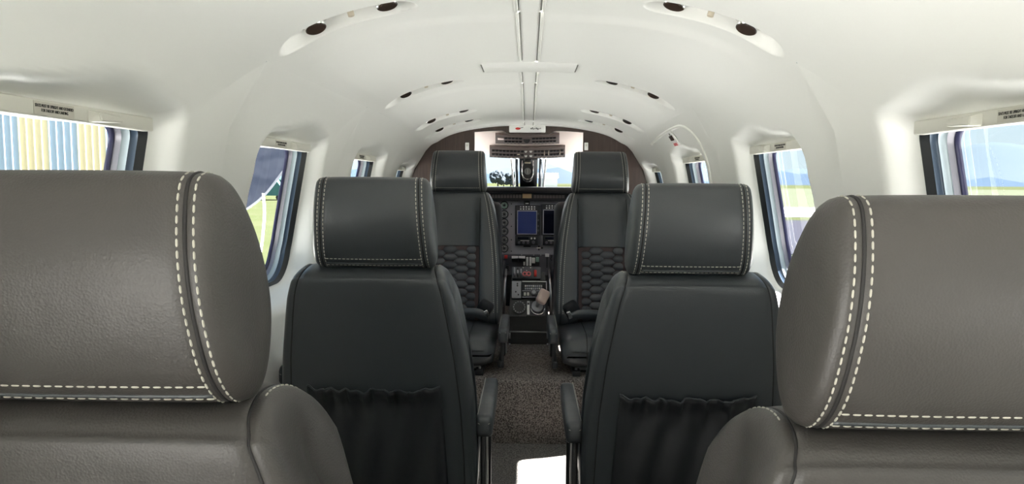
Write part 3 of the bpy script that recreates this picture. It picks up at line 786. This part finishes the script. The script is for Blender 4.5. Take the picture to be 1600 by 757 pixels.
def screen(x0, x1, y0, y1, face):
    s_ = pbox('display_unit', x0, x1, y0, y1, .03, 'black', bev=.004)
    def sb(name, a, b, c, d, dep, m, off=.03, bev=0): return pbox(name, a, b, c, d, dep, m, s_, off, bev)
    sb('screen_surround', x0 + 3, x1 - 4.5, y0 + 8.5, y1 - 1, .002, 'panel_grey'); sb('screen', x0 + 4.2, x1 - 5.7, y0 + 9.6, y1 - 2.2, .003, face)
    for r_ in range(2):
        for i in range(6): sb('key', x0 + 7.5 + i * 4.3, x0 + 9.8 + i * 4.3, y0 + 1.6 + r_ * 3.4, y0 + 3.4 + r_ * 3.4, .004, 'dial_mark' if (i + r_) % 3 else 'steel')
    for py in (y0 + 12, y0 + 22, y0 + 31, y0 + 38): sb('side_knob', x1 - 3.6, x1 - 1.4, py, py + 3, .006, 'panel_dark', .03, .001)
screen(805, 843.5, 321, 367.5, 'screen_blue'); screen(845.5, 884, 319.5, 367.5, 'screen_dark')
for x0, x1 in ((805, 841), (848, 884)):
    r_ = pbox('radio_unit', x0, x1, 368.5, 383.5, .03, 'black', bev=.003)
    pbox('radio_display', x0 + 4, x0 + 21, 371, 374, .003, 'screen_dark', r_, .03)
    for i in range(3): cyl('radio_knob', ip(x0 + 6 + i * 7, 379.5, .036) - PO - r_.location, .009, .014, 'panel_dark', r_, 'Y', 16)
    cyl('radio_knob', ip(x0 + 28.5, 379, .038) - PO - r_.location, .011, .016, 'panel_dark', r_, 'Y', 16)
    for px in (25.5, 30.5): cyl('round_key', ip(x0 + px, 372.8, .034) - PO - r_.location, .006, .005, 'dial_mark', r_, 'Y', 14)
    pbox('lettering_strip', x0 + 8, x0 + 22, 376, 376.8, .001, 'dial_mark', r_, .03)
pbox('name_plate', 818, 829, 384.3, 386.2, .006, 'black')
pbox('toggle_plate', 841, 848.5, 386.5, 389, .010, 'black', bev=.001); pbox('toggle_lever', 838.5, 845, 387, 388.6, .014, 'dial_mark', off=.01)
pbox('toggle_stem', 841, 843, 384.5, 391.5, .008, 'black')
pbox('red_button', 788, 793, 399, 404.5, .012, 'red', bev=.002)
pbox('breaker_block', 789, 795, 415.5, 424, .012, 'black', bev=.002)
for a, b in ((799.5, 809.5), (810.5, 820.5)):
    k = pbox('white_topped_switch', a, b, 401, 409, .035, 'black', bev=.002); pbox('switch_cap', a, b, 400.6, 404.4, .012, 'white', k, .035, .001)
for a, b, c, d, m in ((817.5, 820.5, 409, 415, 'white'), (822, 825.5, 402, 415.5, 'white'), (827, 830.3, 402, 415.5, 'white'), (830.8, 836, 403, 411.5, 'dial_mark'), (837, 842.3, 402, 409.5, 'green_dial')):
    pbox('paddle_switch', a, b, c, d, .02, m, bev=.001)
pbox('switch_backing', 816.5, 843, 400.5, 416, .006, 'black')
pbox('lever_slot', 853.8, 855.6, 400, 419, .003, 'black', off=.002); pbox('lever_handle', 851.8, 858, 397, 401.5, .03, 'white', bev=.002)
tube('coil_cord', [ip(861.5 + .8 * math.sin(t_ * .9), 399 + t_ * 1.1, .012) - PO for t_ in range(24)], .004, 'black', pan)
for px, py in ((815, 398.5), (834, 398.8), (845, 399)): cyl('screw', ip(px, py, .003) - PO, .004, .004, 'steel', pan, 'Y', 10)

# ------------------------------------------------------------------ centre pedestal
ped = tag(empty('centre_pedestal', at(826, 544, 3.60)), 'dark control pedestal with levers, radio and trim dial between the facing seats', 'pedestal'); DO = ped.location.copy()
PN = Vector((0, -.88, .47))
def pd(px, py, d=0.):
    k = (495 - py) / 70.0; Y = 3.62 + .13 * k
    return at(px, py, Y) + PN * d
pa, pb = pd(826, 495), pd(826, 425); sl = math.atan2(pb.y - pa.y, pb.z - pa.z); PR = (-sl, 0, 0)
def dbox(name, x0, x1, y0, y1, dep, m, parent=ped, off=0, bev=0):
    c = pd((x0 + x1) / 2, (y0 + y1) / 2, off + dep / 2); w = (pd(x1, (y0 + y1) / 2) - pd(x0, (y0 + y1) / 2)).length; h = (pd(x0, y0) - pd(x0, y1)).length
    if parent is ped: return box(name, c - DO, (w, dep, h), m, ped, bev, 2, PR)
    o = box(name, (0, 0, 0), (w, dep, h), m, parent, bev)
    o.location = Matrix.Rotation(-sl, 3, 'X').transposed() @ (c - DO - parent.location); return o
def dcyl(name, px, py, r_, h, m, off=0, n=24):
    return cyl(name, pd(px, py, off + h / 2) - DO, r_, h, m, ped, PN, n)
# body under the sloping face
L0, L1, R0, R1 = pd(795, 495), pd(800, 425), pd(857, 495), pd(851, 425)
fz = ZU
vs = [L0, R0, R1, L1, Vector((L0.x, L0.y, fz)), Vector((R0.x, R0.y, fz)), Vector((R1.x, R1.y + .2, fz)), Vector((L1.x, L1.y + .2, fz)), R1 + Vector((0, .2, -.05)), L1 + Vector((0, .2, -.05))]
mesh('pedestal_body', [v - DO for v in vs], [(0, 1, 2, 3), (4, 5, 1, 0), (1, 5, 6, 8, 2), (0, 3, 9, 7, 4), (3, 2, 8, 9), (4, 7, 6, 5)], 'black', ped)
a = at(796, 519, 3.612); b_ = at(855, 519, 3.612)
box('edge_strip', (a + b_) / 2 - DO, ((b_ - a).length, .012, .006), 'steel', ped, .001)
for px in (796.5, 855.5):
    cyl('latch', at(px, 525, 3.605) - DO, .005, .03, 'steel', ped, 'Z', 10)
    cyl('latch', at(px, 540, 3.605) - DO, .004, .02, 'steel', ped, 'Z', 10)
q = dbox('lever_quadrant', 800.5, 845, 420.5, 439, .03, 'panel_dark', bev=.004)
for px in (804, 809, 814): dbox('lever_slot', px - .8, px + .8, 422, 437, .002, 'black', off=.031); dbox('power_lever', px - 1.2, px + 1.2, 424 + (px % 3) * 2, 434, .03, 'steel' if px == 809 else 'panel_grey', off=.03, bev=.003)
dbox('centre_plate', 815.5, 832, 421, 438.5, .036, 'panel_dark', bev=.002)
for px in (820, 826):
    o = dcyl('red_guard', px, 432.5, .013, .008, 'pink_red', .036); dcyl('guard_hole', px, 432.5, .006, .009, 'black', .036, 14)
for px, py in ((817.5, 422.5), (829, 422.5), (822.8, 427)): dcyl('screw', px, py, .003, .003, 'dial_mark', .036, 10)
dbox('red_lever', 834.5, 838.5, 428, 436.5, .03, 'red', off=.03, bev=.004)
dbox('side_plate', 800, 814.5, 441.5, 468, .02, 'panel_grey', bev=.002)
for px, py in ((808.5, 446), (808.5, 449), (806, 458.5), (810, 463)): dcyl('screw', px, py, .004, .006, 'black', .02, 10)
rd = dbox('radio_unit', 815.5, 854.5, 442, 468, .022, 'black', bev=.003)
dbox('radio_frame', 816, 854, 442.3, 443.5, .026, 'steel'); dbox('radio_frame', 853, 854.2, 442.3, 467.5, .026, 'panel_grey'); dbox('radio_frame', 816, 854, 456.8, 457.8, .025, 'panel_grey'); dbox('radio_frame', 816, 854, 467, 468, .026, 'panel_grey')
for r_, py in enumerate((448.5, 452.5)):
    for i in range(9): dbox('key', 820 + i * 3.1, 822.3 + i * 3.1, py, py + 2.6, .004, 'panel_grey' if (i + r_) % 4 else 'shade', off=.022)
for px in (818.5, 823.5, 840.5, 844): dbox('key', px, px + 3.2, 460, 464.5, .006, 'shade', off=.022)
dcyl('rotary_knob', 834, 461, .016, .02, 'panel_dark', .022); dcyl('rotary_cap', 834, 461, .010, .026, 'panel_grey', .022)
dcyl('trim_dial', 811.3, 481.5, .036, .012, 'black', 0, 36)
tp_ = []
tw = dcyl('trim_ring', 811.3, 481.5, .033, .014, 'panel_dark', 0, 36); dcyl('trim_face', 811.3, 481.5, .026, .016, 'black', 0, 36)
for k in range(14):
    a = k * 2 * math.pi / 14
    o = box('dial_mark', pd(811.3, 481.5, .017) - DO + Vector((.0295 * math.cos(a), 0, 0)) + Matrix.Rotation(-sl, 3, 'X') @ Vector((0, 0, .0295 * math.sin(a))), (.002, .002, .005), 'dial_mark', ped, 0, 2, (Matrix.Rotation(-sl, 3, 'X') @ Matrix.Rotation(-a + math.pi / 2, 3, 'Y')))
dbox('gate_plate', 823, 852, 471.5, 494, .010, 'panel_dark', bev=.002); dbox('scale_plate', 823.5, 827.5, 472, 493, .014, 'steel', bev=.001); dbox('scale_window', 824, 827, 475, 478, .016, 'black')
tube('chrome_arc', [pd(840.5 + 10.5 * math.cos(a), 484 + 9 * math.sin(a), .016) - DO for a in np.linspace(R(0), R(180), 18)], .0035, 'chrome', ped, 6)
dcyl('lever_boot', 839.5, 481, .030, .018, 'panel_grey', .010)
tube('lever_stem', [pd(839, 481, .02) - DO, pd(841, 477, .07) - DO, pd(846, 474, .10) - DO], .010, 'steel', ped, 8)
gp = box('lever_grip', pd(847.5, 475, .115) - DO, (.056, .036, .078), 'grip', ped, .014, 4, (R(-35), R(28), 0))

# dark crew-seat frames low in the cockpit on both sides of the pedestal
for s, sd_ in ((-1, 'left'), (1, 'right')):
    t = tag(empty('crew_seat', (s * .34, 4.28, ZU)), f'black crew seat frame in the {sd_} shadow beside the pedestal', 'seat')
    box('seat_base', (0, 0, .14), (.36, .40, .28), 'black', t, .03, 3); box('seat_pan', (0, 0, .31), (.40, .44, .08), 'leather_dark', t, .03, 3)
    box('backrest', (0, -.20, .52), (.38, .09, .42), 'leather_dark', t, .04, 3)
    tube('side_rail', [(-s * .20, -.2, .02), (-s * .205, -.18, .25), (-s * .20, .2, .28)], .010, 'steel', t, 8)
struct(slab('wall_kick', -.64, .64, 4.74, 4.76, ZU, float(ip(825, 428).z), 'black'), 'black kick panel under the instrument panel', 'wall')

# ------------------------------------------------------------------ outside
ZG0 = -2.2
struct(slab('ground', -1500, 1500, -600, 2400, ZG0 - .5, ZG0, 'grass'), 'yellow-green grass airfield', 'ground')
struct(slab('field_far', 12, 400, 62, 260, ZG0, ZG0 + .03, 'field'), 'pale green far field right of the aircraft', 'ground')
struct(slab('taxiway', 5, 200, 45, 62, ZG0, ZG0 + .04, 'concrete'), 'bright concrete strip right of the aircraft', 'ground')
struct(slab('bounce_slab', -11, 11, -20, 12, ZG0, ZG0 + .02, 'concrete'), 'pale slab under the aircraft, added to bounce sun into the cabin', 'ground')  # bright slab added to bounce sunlight up into the cabin
ap = struct(slab('dark_patch', 3, 34, 21.5, 41, ZG0, ZG0 + .03, 'dark_ground'), 'dark flat patch on the ground right of the aircraft', 'ground')  # flat blue-black slab laid on the grass
def hills(name, label, R0, hfun, m, a0=-75, a1=75):
    n = 150; vs = []; fs = []
    for i in range(n):
        a = R(a0 + (a1 - a0) * i / (n - 1)); h = hfun(math.degrees(a))
        for k, (dr, hz) in enumerate(((-.28, 0), (-.15, .45), (-.06, .85), (0, 1), (.1, .8), (.3, 0))):
            rr = R0 * (1 + dr); vs.append((math.sin(a) * rr, math.cos(a) * rr, ZG0 - .3 + h * hz))
    for i in range(n - 1):
        for k in range(5): p = i * 6 + k; fs.append((p, p + 1, p + 7, p + 6))
    return struct(mesh(name, vs, fs, m, None, True), label, 'hills')
def h1(a): return 11 + 6 * math.sin(a * .31 + 1) + 3 * math.sin(a * .83) + 2 * math.sin(a * 1.9 + 2)
def h2(a): return 34 + 10 * math.sin(a * .19 + .4) + 5 * math.sin(a * .61 + 1) + 3 * math.sin(a * 1.3) + 34 * math.exp(-((a - 32.3) / 2.6) ** 2) + 16 * math.exp(-((a - 36) / 4) ** 2)
hills('hills_near', 'wooded hills beyond the windshield, blue haze painted into their colour', 900, h1, 'hill_near_haze'); hills('hills_far', 'mountain ridge on the horizon, pale blue haze painted into its colour', 1600, h2, 'hill_far_haze')
def tree(px, Y, h, label):
    p = at(px, 284, Y); t = tag(empty('tree', (p.x, Y, ZG0)), label, 'tree', 'distant trees beyond the windshield')
    cyl('trunk', (0, 0, h * .2), h * .035, h * .4, 'bark', t, 'Z', 8)
    bm = bmesh.new()
    for k in range(18):
        r_ = h * random.uniform(.12, .2); v = bmesh.ops.create_icosphere(bm, subdivisions=2, radius=r_)['verts']
        for q in v: q.co *= random.uniform(.82, 1.15)
        bmesh.ops.translate(bm, vec=(random.uniform(-.22, .22) * h, random.uniform(-.2, .2) * h, h * random.uniform(.42, .86)), verts=v)
    bm_obj('crown', bm, 'foliage', t)
tree(778, 150, 4.6, 'pale round tree left in the windshield view'); tree(787, 190, 4.0, 'smaller tree beside the round tree in the windshield'); tree(798, 165, 4.4, 'pale tree next to the windshield centre post')
sh = tag(empty('shed', (at(856, 284, 70).x, 70, ZG0)), 'white shed seen through the right windshield', 'shed')
box('shed_wall', (0, 0, 1.25), (1.8, 2.4, 2.5), 'shed_white', sh); mesh('shed_roof', [(-1, -1.3, 2.5), (1, -1.3, 2.5), (1, 1.3, 2.5), (-1, 1.3, 2.5), (-1, 0, 3.0), (1, 0, 3.0)], [(0, 1, 5, 4), (3, 4, 5, 2), (0, 4, 3), (1, 2, 5), (0, 3, 2, 1)], 'shed_white', sh)
tag(cyl('pole', (at(848.5, 284, 65).x, 65, ZG0 + 2.0), .09, 4.0, 'frame_metal', None, 'Z', 10), 'grey pole standing before the white shed', 'pole')
# corrugated hangar on the left
p = at(184, 260, 28); hd = Vector((-.863, -.505, 0)); hg = tag(empty('hangar', (p.x, p.y, ZG0), math.atan2(hd.y, hd.x)), 'hangar clad in blue and cream ribbed sheets outside the left rear window', 'hangar')
vs = []; prof = []
for k in range(4):
    x = k * .2375; prof += [(x, 0), (x + .165, 0), (x + .185, .045), (x + .218, .045), (x + .2375, 0)]
for x, d in prof: vs += [(x, d, 0), (x, d, 9)]
pm_ = [(i * 2, i * 2 + 2, i * 2 + 3, i * 2 + 1) for i in range(len(prof) - 1)]
for k in range(16):
    me = bpy.data.meshes.new('cladding_sheet'); me.from_pydata(vs, [], pm_); me.update()
    o = link('cladding_sheet', me, 'hangar_blue' if k % 2 == 0 else 'hangar_cream', hg); o.location = (k * .95 - .55, 0, 0)
box('hangar_body', (7.1, -4.05, 4.5), (15.3, 8, 9), 'roof_grey', hg); 
# the covered engine outside the left middle window
def poly_solid(name, pts, Y, depth, m, parent, o):
    f = [at(px, py, Y) - o for px, py in pts]; b_ = [q + Vector((-.15, depth, 0)) for q in f]
    mid = [q * .5 + w * .5 for q, w in zip(f, b_)]; c = sum(mid, Vector()) / len(mid)
    mid = [c + (q - c) * 1.06 for q in mid]
    return loft(name, [f, mid, b_], m, parent, False)
eo = at(415, 283, 6.5); ec = tag(empty('engine_cover', (eo.x, eo.y, eo.z)), 'navy cloth engine cover with a pale strap outside the left middle window', 'cover')
cpts = catmull([(352, 195), (410, 190), (472, 200), (462, 240), (440, 268), (417, 298), (398, 316), (376, 328), (350, 318), (340, 250)], 60)
poly_solid('cover_cloth', cpts, 6.5, .5, 'navy_cover', ec, eo)
C = catmull([(411, 302), (413, 330), (412, 350), (409, 380), (405, 405), (406, 415)], 24, False)
r_ = []
for px, py in C:
    q = at(px, py, 6.45) - eo; w = .012 if py < 400 else .018; r_.append([q + Vector((-w, 0, 0)), q + Vector((w, 0, 0)), q + Vector((w, .006, 0)), q + Vector((-w, .006, 0))])
loft('strap', r_, 'strap', ec)
# turquoise trailer in the distance on the left
tp = at(426, 297, 75); tr = tag(empty('trailer', (tp.x, 75, ZG0)), 'small turquoise covered trailer far off in the left grass', 'trailer')
rr = []
for yv in (-1.6, 1.6): rr.append([(x, yv, z) for x, z in ((-1.3, .5), (1.3, .5), (1.35, 1.6), (.9, 2.2), (0, 2.4), (-.9, 2.2), (-1.35, 1.6))])
loft('canopy', rr, 'turquoise', tr, False); box('white_body', (.2, .6, 2.5), (3.2, 2.4, .7), 'shed_white', tr, .1)
for dx in (-1.1, 1.1): cyl('wheel', (dx, -1.2, .32), .32, .2, 'black', tr, 'Y', 14)
